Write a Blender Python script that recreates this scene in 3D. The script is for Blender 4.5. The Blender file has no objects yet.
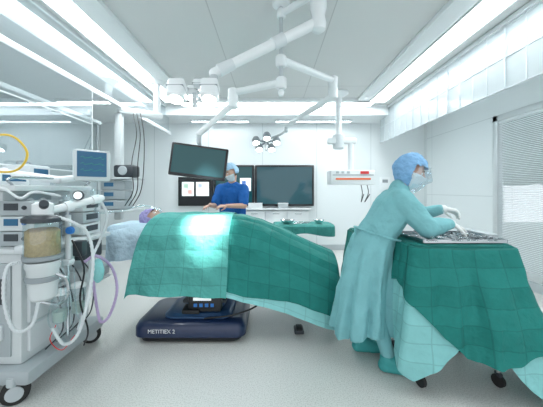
import bpy, bmesh, math, random
from mathutils import Vector, Matrix, Euler, noise
random.seed(7)
SC=bpy.context.scene
COL=SC.collection
F=275.0; H=1.35; PI=math.pi
def at(px,py,Y): return Vector(((px-271.5)/F*Y, Y, H-(py-190)/F*Y))
V=Vector
# ------------------------------------------------------------------ materials
def _new(name):
    m=bpy.data.materials.new(name); m.use_nodes=True
    nt=m.node_tree; b=nt.nodes['Principled BSDF']; return m,nt,b
def mat(name,col,rough=.5,metal=0.,var=.05,scale=6.,bump=0.,bscale=60.,emit=0.,trans=0.,coat=0.,ecol=None):
    m,nt,b=_new(name); N=nt.nodes; L=nt.links
    tc=N.new('ShaderNodeTexCoord'); nz=N.new('ShaderNodeTexNoise'); nz.inputs['Scale'].default_value=scale
    L.new(tc.outputs['Object'],nz.inputs['Vector'])
    mx=N.new('ShaderNodeMix'); mx.data_type='RGBA'
    mx.inputs['A'].default_value=tuple(max(0,c*(1-var)) for c in col)+(1,)
    mx.inputs['B'].default_value=tuple(c*(1+var) for c in col)+(1,)
    L.new(nz.outputs['Fac'],mx.inputs['Factor']); L.new(mx.outputs['Result'],b.inputs['Base Color'])
    b.inputs['Roughness'].default_value=rough; b.inputs['Metallic'].default_value=metal
    b.inputs['Coat Weight'].default_value=coat
    if trans: b.inputs['Transmission Weight'].default_value=trans
    if emit:
        b.inputs['Emission Color'].default_value=(ecol or col)+(1,); b.inputs['Emission Strength'].default_value=emit
    if bump:
        n2=N.new('ShaderNodeTexNoise'); n2.inputs['Scale'].default_value=bscale; L.new(tc.outputs['Object'],n2.inputs['Vector'])
        bp=N.new('ShaderNodeBump'); bp.inputs['Strength'].default_value=bump; bp.inputs['Distance'].default_value=.01
        L.new(n2.outputs['Fac'],bp.inputs['Height']); L.new(bp.outputs['Normal'],b.inputs['Normal'])
    return m
def cloth(name,col,fold=.15,amp=.20,rough=.75,wr=.75,wscale=11.,uv=True,lf=.26):
    m,nt,b=_new(name); N=nt.nodes; L=nt.links
    tc=N.new('ShaderNodeTexCoord'); sp=N.new('ShaderNodeSeparateXYZ')
    def mth(op,a,b_=None,c=None):
        n=N.new('ShaderNodeMath'); n.operation=op
        for i,x in enumerate((a,b_,c)):
            if x is None: continue
            if isinstance(x,(int,float)): n.inputs[i].default_value=x
            else: L.new(x,n.inputs[i])
        return n.outputs[0]
    nz=N.new('ShaderNodeTexNoise'); nz.inputs['Scale'].default_value=wscale; nz.inputs['Detail'].default_value=3
    L.new(tc.outputs['Object'],nz.inputs['Vector'])
    nd=N.new('ShaderNodeTexNoise'); nd.inputs['Scale'].default_value=1.8; L.new(tc.outputs['Object'],nd.inputs['Vector'])
    va=N.new('ShaderNodeVectorMath'); va.operation='MULTIPLY_ADD'; va.inputs[1].default_value=(.06,.06,.06)
    L.new(nd.outputs['Color'],va.inputs[0]); L.new(tc.outputs['UV' if uv else 'Object'],va.inputs[2]); L.new(va.outputs[0],sp.inputs[0])
    a=mth('PINGPONG',sp.outputs['X'],fold); c=mth('PINGPONG',sp.outputs['Y'],fold*.80)
    h=mth('MULTIPLY',mth('ADD',a,c),amp); h=mth('ADD',h,mth('MULTIPLY',nz.outputs['Fac'],.03*wr))
    bp=N.new('ShaderNodeBump'); bp.inputs['Strength'].default_value=1; bp.inputs['Distance'].default_value=1.0
    L.new(h,bp.inputs['Height']); L.new(bp.outputs['Normal'],b.inputs['Normal'])
    mx=N.new('ShaderNodeMix'); mx.data_type='RGBA'
    mx.inputs['A'].default_value=tuple(c_*.9 for c_ in col)+(1,); mx.inputs['B'].default_value=tuple(min(1,c_*1.1) for c_ in col)+(1,)
    L.new(nz.outputs['Fac'],mx.inputs['Factor']); out=mx.outputs['Result']
    if amp:
        def line(x,k): return mth('LESS_THAN',mth('MINIMUM',x,mth('SUBTRACT',k,x)),.0034)
        ln=mth('MAXIMUM',line(a,fold),line(c,fold*.80))
        m2=N.new('ShaderNodeMix'); m2.data_type='RGBA'; L.new(mth('MULTIPLY',ln,lf),m2.inputs['Factor']); L.new(out,m2.inputs['A'])
        m2.inputs['B'].default_value=tuple(c_*.30 for c_ in col)+(1,); out=m2.outputs['Result']  # crease shade painted into the base colour along the fold lines
    L.new(out,b.inputs['Base Color'])
    b.inputs['Roughness'].default_value=rough; b.inputs['Specular IOR Level'].default_value=.25
    return m
def grid(name,col,line,w,h,ms=.006,rot=(0,0,0),rough=.5,spec=.5,off=(0,0,0),var=0.):
    m,nt,b=_new(name); N=nt.nodes; L=nt.links
    tc=N.new('ShaderNodeTexCoord'); mp=N.new('ShaderNodeMapping'); mp.inputs['Rotation'].default_value=rot; mp.inputs['Location'].default_value=off
    L.new(tc.outputs['Object'],mp.inputs[0])
    br=N.new('ShaderNodeTexBrick'); br.offset=0; br.inputs['Scale'].default_value=1
    br.inputs['Brick Width'].default_value=w; br.inputs['Row Height'].default_value=h; br.inputs['Mortar Size'].default_value=ms
    br.inputs['Color1'].default_value=col+(1,); br.inputs['Color2'].default_value=tuple(c*(1-var) for c in col)+(1,); br.inputs['Mortar'].default_value=line+(1,)
    L.new(mp.outputs[0],br.inputs['Vector']); L.new(br.outputs['Color'],b.inputs['Base Color'])
    b.inputs['Roughness'].default_value=rough; b.inputs['Specular IOR Level'].default_value=spec
    return m
def glass(name,tint=(.9,.95,.96),refl=.12,rough=.03,edge=.4,milk=0.):
    m,nt,b=_new(name); N=nt.nodes; L=nt.links; N.remove(b)
    o=N['Material Output']; t=N.new('ShaderNodeBsdfTransparent'); t.inputs[0].default_value=tint+(1,)
    g=N.new('ShaderNodeBsdfGlossy'); g.inputs['Roughness'].default_value=rough; g.inputs['Color'].default_value=(.9,.95,1,1)
    lw=N.new('ShaderNodeLayerWeight'); lw.inputs['Blend'].default_value=.5
    pw=N.new('ShaderNodeMath'); pw.operation='POWER'; pw.inputs[1].default_value=4; L.new(lw.outputs['Facing'],pw.inputs[0])
    ad=N.new('ShaderNodeMath'); ad.operation='MULTIPLY_ADD'; ad.inputs[1].default_value=edge; ad.inputs[2].default_value=refl; ad.use_clamp=True; L.new(pw.outputs[0],ad.inputs[0])
    base=t.outputs[0]
    if milk:
        df=N.new('ShaderNodeBsdfDiffuse'); df.inputs[0].default_value=(.80,.86,.88,1); tl=N.new('ShaderNodeBsdfTranslucent'); tl.inputs[0].default_value=(.80,.86,.88,1)
        a_=N.new('ShaderNodeMixShader'); a_.inputs[0].default_value=.5; L.new(df.outputs[0],a_.inputs[1]); L.new(tl.outputs[0],a_.inputs[2])
        m1=N.new('ShaderNodeMixShader'); m1.inputs[0].default_value=milk; L.new(base,m1.inputs[1]); L.new(a_.outputs[0],m1.inputs[2]); base=m1.outputs[0]
    mx=N.new('ShaderNodeMixShader'); L.new(ad.outputs[0],mx.inputs[0]); L.new(base,mx.inputs[1]); L.new(g.outputs[0],mx.inputs[2])
    L.new(mx.outputs[0],o.inputs[0]); return m
def floor_mat():
    m,nt,b=_new('floor_vinyl'); N=nt.nodes; L=nt.links
    tc=N.new('ShaderNodeTexCoord'); n1=N.new('ShaderNodeTexNoise'); n1.inputs['Scale'].default_value=120; n1.inputs['Detail'].default_value=2
    n2=N.new('ShaderNodeTexNoise'); n2.inputs['Scale'].default_value=1.2
    L.new(tc.outputs['Object'],n1.inputs['Vector']); L.new(tc.outputs['Object'],n2.inputs['Vector'])
    r=N.new('ShaderNodeValToRGB'); e=r.color_ramp.elements
    e[0].position=.34; e[0].color=(.55,.555,.53,1); e[1].position=.54; e[1].color=(.72,.725,.70,1); L.new(n1.outputs['Fac'],r.inputs[0])
    mx=N.new('ShaderNodeMix'); mx.data_type='RGBA'; mx.blend_type='MULTIPLY'; mx.inputs['Factor'].default_value=.05
    L.new(r.outputs[0],mx.inputs['A']); L.new(n2.outputs['Color'],mx.inputs['B']); L.new(mx.outputs['Result'],b.inputs['Base Color'])
    b.inputs['Roughness'].default_value=.25; b.inputs['Specular IOR Level'].default_value=.5
    return m
M={}
M['floor']=floor_mat()
M['wall']=grid('wall_panel_white',(.77,.82,.83),(.56,.62,.63),1.22,6,.006,(PI/2,0,0),.45,off=(.2,0,0))
M['wallr']=grid('wall_panel_side',(.79,.84,.85),(.62,.67,.68),1.25,6,.006,(0,PI/2,0),.45)
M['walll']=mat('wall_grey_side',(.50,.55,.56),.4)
M['ceil']=grid('ceiling_panel',(.70,.715,.71),(.54,.55,.55),1.18,2.4,.006,(0,0,0),.6,.2,var=.03,off=(.59,.3,0))
M['ceil2']=mat('ceiling_plain',(.80,.84,.85),.5,var=.02)
M['white']=mat('white_enamel',(.80,.84,.85),.3,var=.02,coat=.2)
M['white2']=mat('white_plastic',(.66,.71,.73),.4,var=.04)
M['mwhite']=mat('machine_body_pale_grey',(.62,.67,.68),.35,var=.04,coat=.15)
M['mgrey']=mat('machine_panel_grey',(.40,.45,.47),.4,var=.06)
M['grey']=mat('grey_plastic',(.28,.32,.34),.45)
M['lgrey']=mat('light_grey_plastic',(.48,.53,.55),.45)
M['dark']=mat('dark_grey_plastic',(.04,.05,.06),.4)
M['black']=mat('black_plastic',(.008,.010,.013),.35)
M['rubber']=mat('black_rubber',(.02,.02,.02),.7)
M['steel']=mat('brushed_steel',(.55,.58,.60),.25,1.,bump=.05,bscale=200)
M['chrome']=mat('chrome',(.8,.82,.84),.1,1.)
M['alu']=mat('anodised_aluminium',(.62,.66,.67),.35,.3)
M['emit']=mat('lamp_diffuser',(1,1,1),.5,emit=16.0,ecol=(.93,.98,1.))
M['lens']=mat('lamp_lens',(1,1,1),.3,emit=18.,ecol=(1,1,.97))
M['scr']=mat('screen_teal',(.008,.025,.03),.08,emit=.13,ecol=(.03,.38,.42))
M['scrb']=mat('screen_blue_grey',(.012,.03,.04),.06,emit=.22,ecol=(.12,.32,.38))
M['scrblue']=mat('screen_dim_blue',(.02,.07,.13),.12,emit=.35,ecol=(.04,.16,.30))
M['win']=mat('screen_window_white',(.7,.75,.75),.3,emit=.6,ecol=(.8,.9,.9))
M['green']=cloth('drape_dark_green',(.018,.215,.190))
M['green1']=cloth('drape_light_green',(.085,.37,.335),amp=.16)
M['teal']=cloth('drape_light_teal',(.26,.60,.60),amp=.12)
M['gown']=cloth('gown_pale_teal',(.21,.49,.52),amp=0,wr=1.1,wscale=8,uv=False)
M['cap']=cloth('cap_blue',(.22,.43,.68),amp=0,wr=.7,wscale=22,uv=False)
M['capp']=cloth('cap_pale_blue',(.38,.60,.80),amp=0,wr=.7,wscale=22,uv=False)
M['capl']=cloth('cap_lilac',(.38,.34,.62),amp=0,wr=1.,wscale=22,uv=False)
M['mask']=cloth('mask_white',(.75,.82,.85),amp=0,wr=.4,wscale=20,uv=False)
M['glove']=mat('glove_cream',(.80,.82,.80),.5)
M['scrub']=cloth('scrub_blue',(.012,.11,.38),amp=0,wr=1.2,wscale=9,uv=False)
M['linen']=cloth('linen_pale_blue',(.50,.66,.76),amp=0,wr=1.6,wscale=9,uv=False)
M['skin']=mat('skin',(.60,.36,.27),.5,var=.08)
M['eye']=mat('eye_white',(.75,.75,.73),.2); M['iris']=mat('iris',(.04,.03,.02),.2)
M['hair']=mat('brown_hair',(.10,.06,.035),.7,bump=.5,bscale=120)
M['clog']=mat('clog_teal',(.05,.36,.36),.55,bump=.3,bscale=30)
M['navy']=mat('base_navy',(.006,.02,.07),.35,coat=.3)
M['navyl']=mat('column_blue',(.02,.07,.17),.4)
M['amber']=mat('soda_lime_amber',(.46,.34,.17),.6,bump=.8,bscale=90,var=.35,scale=60)
M['clear']=glass('clear_plastic',(.90,.95,.95),.10,.08)
M['pane']=glass('partition_glass',(.90,.94,.945),.06,.02,.5)
M['sheet']=glass('clear_hanging_sheet',(.84,.88,.89),.16,.03,.5,.16)
M['vinyl']=glass('skirt_vinyl',(.86,.89,.91),.10,.15,.2,.66)
M['visor']=glass('visor_clear',(.85,.92,.95),.18,.05)
M['frost']=glass('window_frosted_glass',(.90,.94,.95),.03,.05,.2,.45)
M['lilac']=mat('lilac_hose',(.46,.36,.56),.45)
M['yellow']=mat('yellow_hose',(.75,.50,.05),.45)
M['orange']=mat('orange_mark',(.80,.16,.05),.5)
M['redm']=mat('red_mark',(.7,.04,.04),.5)
M['bluem']=mat('blue_mark',(.03,.2,.6),.5)
M['greenm']=mat('green_mark',(.03,.45,.2),.5)
M['liquid']=mat('pale_liquid',(.40,.50,.46),.3)
M['slat']=mat('blind_slat_white',(.78,.83,.85),.5)
M['leaf']=mat('garden_foliage',(.20,.27,.24),.8,var=.5,scale=5,bump=.6,bscale=9)
M['lawn']=mat('garden_lawn_pale',(.35,.40,.38),.8,var=.2,scale=3)
M['text']=mat('white_lettering',(.85,.88,.9),.5)
# ------------------------------------------------------------------ geometry
class B:
    def __init__(s): s.bm=bmesh.new()
    def box(s,c,size,rot=(0,0,0),bev=0.,seg=2,R=None):
        Rm=R if R is not None else Euler(rot).to_matrix()
        Mx=Matrix.Translation(V(c))@Rm.to_4x4()@Matrix.Diagonal(V(size)).to_4x4()
        r=bmesh.ops.create_cube(s.bm,size=1,matrix=Mx)
        if bev:
            bev=min(bev,min(size)*.45)
            ed=list({e for v in r['verts'] for e in v.link_edges})
            bmesh.ops.bevel(s.bm,geom=ed,offset=bev,segments=seg,affect='EDGES',profile=.5)
        return s
    def cyl(s,p0,p1,r0,r1=None,seg=24):
        p0=V(p0);p1=V(p1); r1=r0 if r1 is None else r1; d=p1-p0
        Mx=Matrix.Translation((p0+p1)/2)@d.to_track_quat('Z','Y').to_matrix().to_4x4()
        bmesh.ops.create_cone(s.bm,cap_ends=True,segments=seg,radius1=r0,radius2=r1,depth=d.length,matrix=Mx); return s
    def ball(s,c,r,rot=None,u=16,v=12):
        if not hasattr(r,'__len__'): r=(r,r,r)
        Rm=rot if rot is not None else Matrix.Identity(3)
        Mx=Matrix.Translation(V(c))@Rm.to_4x4()@Matrix.Diagonal(V(r)).to_4x4()
        bmesh.ops.create_uvsphere(s.bm,u_segments=u,v_segments=v,radius=1,matrix=Mx); return s
    def cap(s,p0,p1,r0,r1=None):
        r1=r0 if r1 is None else r1
        s.ball(p0,r0,u=14,v=10); s.ball(p1,r1,u=14,v=10)
        if (V(p1)-V(p0)).length>1e-4: s.cyl(p0,p1,r0,r1,14)
        return s
    def face(s,pts): s.bm.faces.new([s.bm.verts.new(V(p)) for p in pts]); return s
    def loft(s,rings,cap=True,close=True):
        vs=[[s.bm.verts.new(p) for p in r] for r in rings]; n=len(vs[0])
        for a,b in zip(vs,vs[1:]):
            for i in range(n if close else n-1):
                j=(i+1)%n; s.bm.faces.new((a[i],a[j],b[j],b[i]))
        if cap: s.bm.faces.new(vs[0][::-1]); s.bm.faces.new(vs[-1])
        return s
    def lathe(s,prof,o,ax=(0,0,1),seg=28):
        q=V(ax).to_track_quat('Z','Y'); o=V(o); rings=[]
        for r,z in prof:
            r=max(r,.0004); rings.append([o+q@V((r*math.cos(2*PI*i/seg),r*math.sin(2*PI*i/seg),z)) for i in range(seg)])
        return s.loft(rings)
    def tube(s,pts,r,seg=8,sub=6,corr=0.):
        P=[V(p) for p in pts]
        if sub>1 and len(P)>2:
            Q=[]; E=[P[0]*2-P[1]]+P+[P[-1]*2-P[-2]]
            for i in range(1,len(E)-2):
                for k in range(sub):
                    t=k/sub; a,b,c,d=E[i-1],E[i],E[i+1],E[i+2]
                    Q.append(.5*((2*b)+(c-a)*t+(2*a-5*b+4*c-d)*t*t+(3*b-a-3*c+d)*t**3))
            Q.append(P[-1]); P=Q
        rings=[]; up=None
        for i,p in enumerate(P):
            t=(P[min(i+1,len(P)-1)]-P[max(i-1,0)]).normalized()
            if up is None: up=t.orthogonal().normalized()
            up=(up-t*up.dot(t)).normalized(); w=t.cross(up)
            rr=r*(1+(corr if i%2 else -corr))
            rings.append([p+up*rr*math.cos(2*PI*k/seg)+w*rr*math.sin(2*PI*k/seg) for k in range(seg)])
        return s.loft(rings)
LOC={}
def mesh_obj(name,b,m,loc,sharp=.7,uvs=None):
    bm=b.bm if isinstance(b,B) else b
    bmesh.ops.recalc_face_normals(bm,faces=bm.faces)
    for v in bm.verts: v.co-=loc
    me=bpy.data.meshes.new(name); bm.to_mesh(me); bm.free()
    for p in me.polygons: p.use_smooth=True
    me.set_sharp_from_angle(angle=sharp)
    me.materials.append(m); o=bpy.data.objects.new(name,me); COL.objects.link(o); return o
def thing(name,label,cat,loc,group=None):
    o=bpy.data.objects.new(name,None); COL.objects.link(o); o.location=V(loc); o.empty_display_size=.05
    o['label']=label; o['category']=cat
    if group: o['group']=group
    LOC[o.name]=V(loc); return o
def part(name,b,m,parent,label=None,sharp=.7):
    L=LOC[parent.name]; o=mesh_obj(name,b,m,L,sharp); o.parent=parent; LOC[o.name]=L
    if label: o['label']=label
    return o
def single(name,b,m,label,cat,loc,group=None,sharp=.7):
    o=mesh_obj(name,b,m,V(loc),sharp); o.location=V(loc); o['label']=label; o['category']=cat
    if group: o['group']=group
    LOC[o.name]=V(loc); return o
def struct(name,b,m):
    o=mesh_obj(name,b,m,V((0,0,0))); o['kind']='structure'; LOC[o.name]=V((0,0,0)); return o
def bake(o,vox,it=4,fn=None):
    m=o.modifiers.new('r','REMESH'); m.mode='VOXEL'; m.voxel_size=vox; m.use_smooth_shade=True
    if it: s=o.modifiers.new('s','SMOOTH'); s.iterations=it; s.factor=.5
    dg=bpy.context.evaluated_depsgraph_get(); dg.update()
    me=bpy.data.meshes.new_from_object(o.evaluated_get(dg)); mt=o.data.materials[0]
    o.modifiers.clear(); o.data=me
    if not me.materials: me.materials.append(mt)
    L=LOC[o.name]
    if fn:
        ns=[v.normal.copy() for v in me.vertices]
        for v,n in zip(me.vertices,ns): v.co+=n*fn(v.co+L)
    for p in me.polygons: p.use_smooth=True
    return o
def dup(root,loc,label=None):
    r=root.copy(); COL.objects.link(r); r.location=V(loc)
    if label: r['label']=label
    for ch in root.children:
        c=ch.copy(); COL.objects.link(c); c.parent=r
        for g in ch.children:
            d=g.copy(); COL.objects.link(d); d.parent=c
    return r
def text(name,txt,size,Mx,m,parent,ext=.001):
    cu=bpy.data.curves.new(name,'FONT'); cu.body=txt; cu.size=size; cu.extrude=ext
    o=bpy.data.objects.new(name,cu); COL.objects.link(o)
    dg=bpy.context.evaluated_depsgraph_get(); dg.update()
    me=bpy.data.meshes.new_from_object(o.evaluated_get(dg)); bpy.data.objects.remove(o)
    L=LOC[parent.name]; me.transform(Matrix.Translation(-L)@Mx); me.materials.clear(); me.materials.append(m)
    t=bpy.data.objects.new(name,me); COL.objects.link(t); t.parent=parent; LOC[t.name]=L; return t
FRONT=Matrix.Rotation(PI/2,4,'X')   # text facing -Y
# ------------------------------------------------------------------ room shell
XL,XR,YB,YF=-3.93,3.5,6.2,-1.2
ZC,ZS=3.05,2.85
struct('floor',B().box(((XL+XR)/2,(YB+YF)/2,-.05),(XR-XL+.4,YB-YF+.4,.1)),M['floor'])
struct('wall_back',B().box(((XL+XR)/2,YB+.06,1.6),(XR-XL+.24,.12,3.3)),M['wall'])
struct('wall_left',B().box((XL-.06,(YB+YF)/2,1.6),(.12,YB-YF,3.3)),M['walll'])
WY0,WY1,WZ0,WZ1=2.2,4.33,.14,2.5
b=B(); X=XR+.08
b.box((X,(YF+WY0)/2,1.6),(.16,WY0-YF,3.3)); b.box((X,(WY1+YB)/2,1.6),(.16,YB-WY1,3.3))
b.box((X,(WY0+WY1)/2,(WZ0-.05)/2),(.16,WY1-WY0,WZ0+.05)); b.box((X,(WY0+WY1)/2,(WZ1+3.25)/2),(.16,WY1-WY0,3.25-WZ1))
struct('wall_right',b,M['wallr'])
struct('ceiling',B().box((.05,1.95,ZC+.05),(4.7,7.1,.1)),M['ceil'])
b=B()
b.box(((XL-2.3)/2,(YB+YF)/2,ZS+.15),(-2.3-XL,YB-YF,.3)); b.box(((XR+2.4)/2,(YB+YF)/2,ZS+.15),(XR-2.4,YB-YF,.3))
b.box((.05,(5.5+YB)/2,ZS+.15),(4.7,YB-5.5,.3))
struct('ceiling_border',b,M['ceil2'])
for i,x in enumerate((-1.63,1.70)):
    struct('trim_%d'%(i+1),B().box((x,2.45,ZC-.025),(.22,5.4,.05),bev=.004),M['ceil2'])
struct('trim_3',B().box((.035,5.13,ZC-.025),(3.55,.10,.05),bev=.004),M['ceil2'])
struct('baseboard_right',B().box((XR-.01,(YF+YB)/2,.06),(.02,YB-YF,.12)),M['lgrey'])
struct('baseboard_back',B().box(((XL+XR)/2,YB-.01,.06),(XR-XL,.02,.12)),M['lgrey'])
struct('baseboard_left',B().box((XL+.01,(YF+YB)/2,.06),(.02,YB-YF,.12)),M['lgrey'])
# window
b=B(); t=.09
for y in (WY0+t/2,WY1-t/2): b.box((XR+.02,y,(WZ0+WZ1)/2),(.08,t,WZ1-WZ0),bev=.004)
for z in (WZ0+t/2,WZ1-t/2): b.box((XR+.02,(WY0+WY1)/2,z),(.08,WY1-WY0,t),bev=.004)
w=struct('window_1',b,M['alu'])
part('window_pane',B().face([(XR+.06,WY0,WZ0),(XR+.06,WY1,WZ0),(XR+.06,WY1,WZ1),(XR+.06,WY0,WZ1)]),M['frost'],w)
b=B(); z=WZ0+.1
while z<WZ1-.12:
    b.box((XR+.015,(WY0+WY1)/2,z),(.018,WY1-WY0-.18,.0015),rot=(0,.35,0)); z+=.025
bl=thing('window_blind','white horizontal slat blind filling the bright window on the right','blind',(XR+.015,(WY0+WY1)/2,WZ0+.06))
part('slats',b,M['slat'],bl)
part('head_rail',B().box((XR+.015,(WY0+WY1)/2,WZ1-.105),(.035,WY1-WY0-.18,.04),bev=.004),M['slat'],bl)
for y in (2.6,3.3,4.0): part('cord',B().cyl((XR+.0,y,WZ0+.08),(XR+.0,y,WZ1-.1),.0015,seg=6),M['lgrey'],bl)
t=thing('garden_tree','green leafy tree outside behind the window blind','tree',(7.3,7.0,-.05))
b=B()
for i in range(26):
    a=random.random()*2*PI; r=random.random()*1.1
    b.ball((7.3+r*math.cos(a),7.0+r*math.sin(a)*1.5,1.9+random.random()*1.9),.35+random.random()*.3,u=10,v=8)
o=part('foliage',b,M['leaf'],t)
part('trunk',B().cyl((7.3,7.0,-.05),(7.3,7.0,1.7),.14,.09),M['hair'],t)
g=struct('garden_lawn',B().box((10,5,-.1),(12.5,14,.1)),M['lawn'])
def strip(name,c,s,label):
    t=thing(name,label,'ceiling light',(c[0],c[1],c[2]))
    b=B(); hx,hy=s[0]/2,s[1]/2
    for sx in(-1,1): b.box((c[0]+sx*(hx+.01),c[1],c[2]-.02),(.02,s[1]+.04,.04))
    for sy in(-1,1): b.box((c[0],c[1]+sy*(hy+.01),c[2]-.02),(s[0],.02,.04))
    part('frame',b,M['white'],t)
    part('diffuser',B().box((c[0],c[1],c[2]-.018),(s[0],s[1],.012)),M['emit'],t)
strip('ceiling_light',(-1.88,2.9,ZC),(.24,4.6,0),'long recessed ceiling strip light running along the left glass rail')
strip('ceiling_light',(2.0,2.9,ZC),(.28,4.6,0),'long recessed ceiling strip light running beside the clear skirt on the right')
strip('ceiling_light',(.1,5.34,ZC),(3.7,.20,0),'recessed strip light across the far end of the panelled ceiling')
strip('ceiling_light',(-1.1,5.9,ZS),(1.2,.09,0),'short linear light over the wall screens, left of the pair by the back wall')
strip('ceiling_light',(.9,5.9,ZS),(1.6,.09,0),'short linear light near the back wall above the equipment pendant')
strip('ceiling_light',(-3.1,4.6,ZS),(.9,.12,0),'short ceiling light behind the glass partition at far left')
# right clear skirt
sk=thing('air_curtain_skirt','row of milky clear square vinyl panels hanging under the ceiling on the right','curtain',(2.34,3.4,ZC))
part('rail',B().box((2.34,3.3,ZC-.03),(.05,4.9,.05),bev=.006),M['white'],sk)
y=.95; k=0
while y<5.6:
    x=2.335+(.010 if k%2 else 0)
    p=part('panel',B().face([(x,y-.01,2.36),(x+.010,y+.47,2.36),(x,y+.47,3.0),(x,y-.01,3.0)]),M['vinyl'],sk)
    for zz in (2.98,2.68,2.365): part('batten',B().box((x-.004,y+.23,zz),(.008,.48,.010)),M['lgrey'],p)
    for yy in (y,y+.225): part('batten',B().box((x-.004,yy,2.68),(.008,.010,.64)),M['lgrey'],p)
    y+=.45; k+=1
# left glass
sk=thing('air_curtain_skirt','clear panel band with metal rail below the ceiling on the left','curtain',(-2.12,3.4,ZC))
part('rail',B().box((-2.12,3.3,2.53),(.05,4.9,.06),bev=.006),M['white'],sk)
part('top_rail',B().box((-2.12,3.3,ZC-.02),(.04,4.9,.04),bev=.006),M['white'],sk)
part('panel',B().face([(-2.12,.9,2.55),(-2.12,5.7,2.55),(-2.12,5.7,3.02),(-2.12,.9,3.02)]),M['sheet'],sk)
hs=thing('clear_hanging_sheet','large clear hanging glass sheet with thin edges above the anaesthesia machine','partition',(-2.1,2.0,2.5))
p=part('sheet',B().face([(-2.1,.9,1.55),(-2.1,3.22,1.55),(-2.1,3.22,2.5),(-2.1,.9,2.5)]),M['sheet'],hs)
part('edge',B().box((-2.1,3.22,2.03),(.008,.012,.96)),M['white'],p)
part('bottom_bar',B().box((-2.1,2.06,1.55),(.010,2.32,.012)),M['white'],p)
part('middle_seam',B().box((-2.1,2.06,2.12),(.010,2.32,.012)),M['white'],p)
gp=thing('glass_partition','tall clear glass sliding partition behind the anaesthesia machine on the left','partition',(-2.75,2.6,0))
part('top_rail',B().box((-2.75,2.7,2.42),(.06,3.4,.05),bev=.006),M['white'],gp)
for k in range(2):
    y0=1.05+k*1.65; part('pane',B().face([(-2.75,y0+.02,.07),(-2.75,y0+1.62,.07),(-2.75,y0+1.62,2.40),(-2.75,y0+.02,2.40)]),M['pane'],gp)
for y0 in (2.69,4.35): part('stile',B().box((-2.75,y0,1.2),(.02,.012,2.4)),M['lgrey'],gp)
part('bottom_rail',B().box((-2.75,2.7,.03),(.05,3.4,.06),bev=.006),M['alu'],gp)
# ------------------------------------------------------------------ wall screens
def screen(px0,py0,px1,py1,Y,label,m,depth=.06,wins=()):
    a=at(px0,py0,Y); c=at(px1,py1,Y); cx,cz=(a.x+c.x)/2,(a.z+c.z)/2; w,h=c.x-a.x,a.z-c.z
    t=thing('wall_screen',label,'screen',(cx,Y+depth,cz))
    part('housing',B().box((cx,Y+depth/2,cz),(w,depth,h),bev=.012),M['black'],t)
    d=part('display',B().box((cx,Y-.001,cz),(w-.09,.006,h-.09)),m,t)
    for (u0,v0,u1,v1,mm) in wins:
        a=at(u0,v0,Y); c=at(u1,v1,Y)
        part('display_window',B().box(((a.x+c.x)/2,Y-.005,(a.z+c.z)/2),(c.x-a.x,.003,a.z-c.z)),mm,d)
    return t
screen(178,177,213,206,6.12,'small black wall screen showing two pale data windows, leftmost',M['black'],wins=((182,182,194,196,M['win']),(196,182,209,196,M['win']),(184,184,188,188,M['greenm']),(198,184,202,187,M['bluem']),(188,190,192,194,M['orange'])))
screen(214,165,254,206,6.12,'black wall screen behind the person in blue with one pale window',M['scr'],wins=((240,178,251,191,M['win']),(242,181,246,185,M['bluem'])))
screen(255,165,314,206,6.12,'large black wall screen with a blank blue-grey picture',M['scrb'])
ct=thing('wall_counter','narrow white shelf counter on the back wall under the screens','counter',(.1,6.0,0))
part('worktop',B().box((.1,6.02,.94),(1.5,.34,.03),bev=.006),M['white'],ct)
part('body',B().box((.1,6.05,.5),(1.4,.26,.82),bev=.004),M['white2'],ct)
for k in range(3):
    d=part('door',B().box((-.37+k*.47,5.91,.5),(.45,.02,.78),bev=.004),M['white'],ct)
    part('handle',B().box((-.37+k*.47,5.895,.84),(.14,.015,.012),bev=.003),M['steel'],d)
for (x,w_,h_,lab,m) in ((-.35,.30,.10,'low white box on the counter nearest the screens',M['white']),(.25,.22,.10,'small grey dispenser box in the middle of the counter',M['lgrey'])):
    t=thing('supply_box',lab,'box',(x,6.0,.957)); part('carton',B().box((x,6.0,.957+h_/2),(w_,.2,h_),bev=.005),m,t)
    part('lid',B().box((x,6.0,.960+h_),(w_+.008,.208,.012),bev=.003),M['white'],t)
t=thing('wall_panel_box','small white wall panel with a dark window on the back wall','control panel',(2.55,6.19,1.5))
part('plate',B().box((2.55,6.185,1.5),(.22,.03,.28),bev=.006),M['white'],t); part('display',B().box((2.55,6.167,1.55),(.12,.006,.07)),M['grey'],t)
# ------------------------------------------------------------------ ceiling arms
def hub(b,c,r,h): b.lathe([(r*.8,-h/2),(r,-h/2+.012),(r,h/2-.012),(r*.8,h/2)],c); return b
PX,PY=.087,2.5
cm=thing('ceiling_mount','thin vertical ceiling pole carrying the surgical lights and monitor arm','ceiling mount',(PX,PY,ZC))
part('flange',B().lathe([(.08,0),(.08,-.02),(.04,-.035),(.03,-.04)][::-1],(PX,PY,ZC)),M['white'],cm)
part('pole',B().cyl((PX,PY,ZC-.03),(PX,PY,2.24),.017),M['lgrey'],cm)
part('end_cap',B().lathe([(.01,-.04),(.02,-.035),(.03,0),(.02,.02)],(PX,PY,2.24)),M['white'],cm)
def arm(b,p0,p1,r0,r1): 
    b.cap(p0,p1,r0,r1); return b
EA=V((.375,2.2,2.88))
t=thing('surgical_light','large surgical light on a thick white arm, heads turned down over the patient','surgical light',(PX,PY,2.86))
part('hub',hub(B(),(PX,PY,2.95),.04,.08),M['white'],t)
part('extension_arm',arm(B(),(PX+.03,PY-.03,2.95),EA+V((0,0,.06)),.028,.034),M['white'],t)
part('elbow',B().lathe([(.03,-.27),(.056,-.25),(.062,-.2),(.05,-.14),(.066,-.08),(.068,.06),(.045,.08)],EA),M['white'],t)
S0=EA+V((-.03,0,-.2)); S1=at(214,73,2.02)
part('spring_arm',arm(B(),S0,S1,.043,.036),M['white'],t)
d=(S1-S0).normalized()
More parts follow.
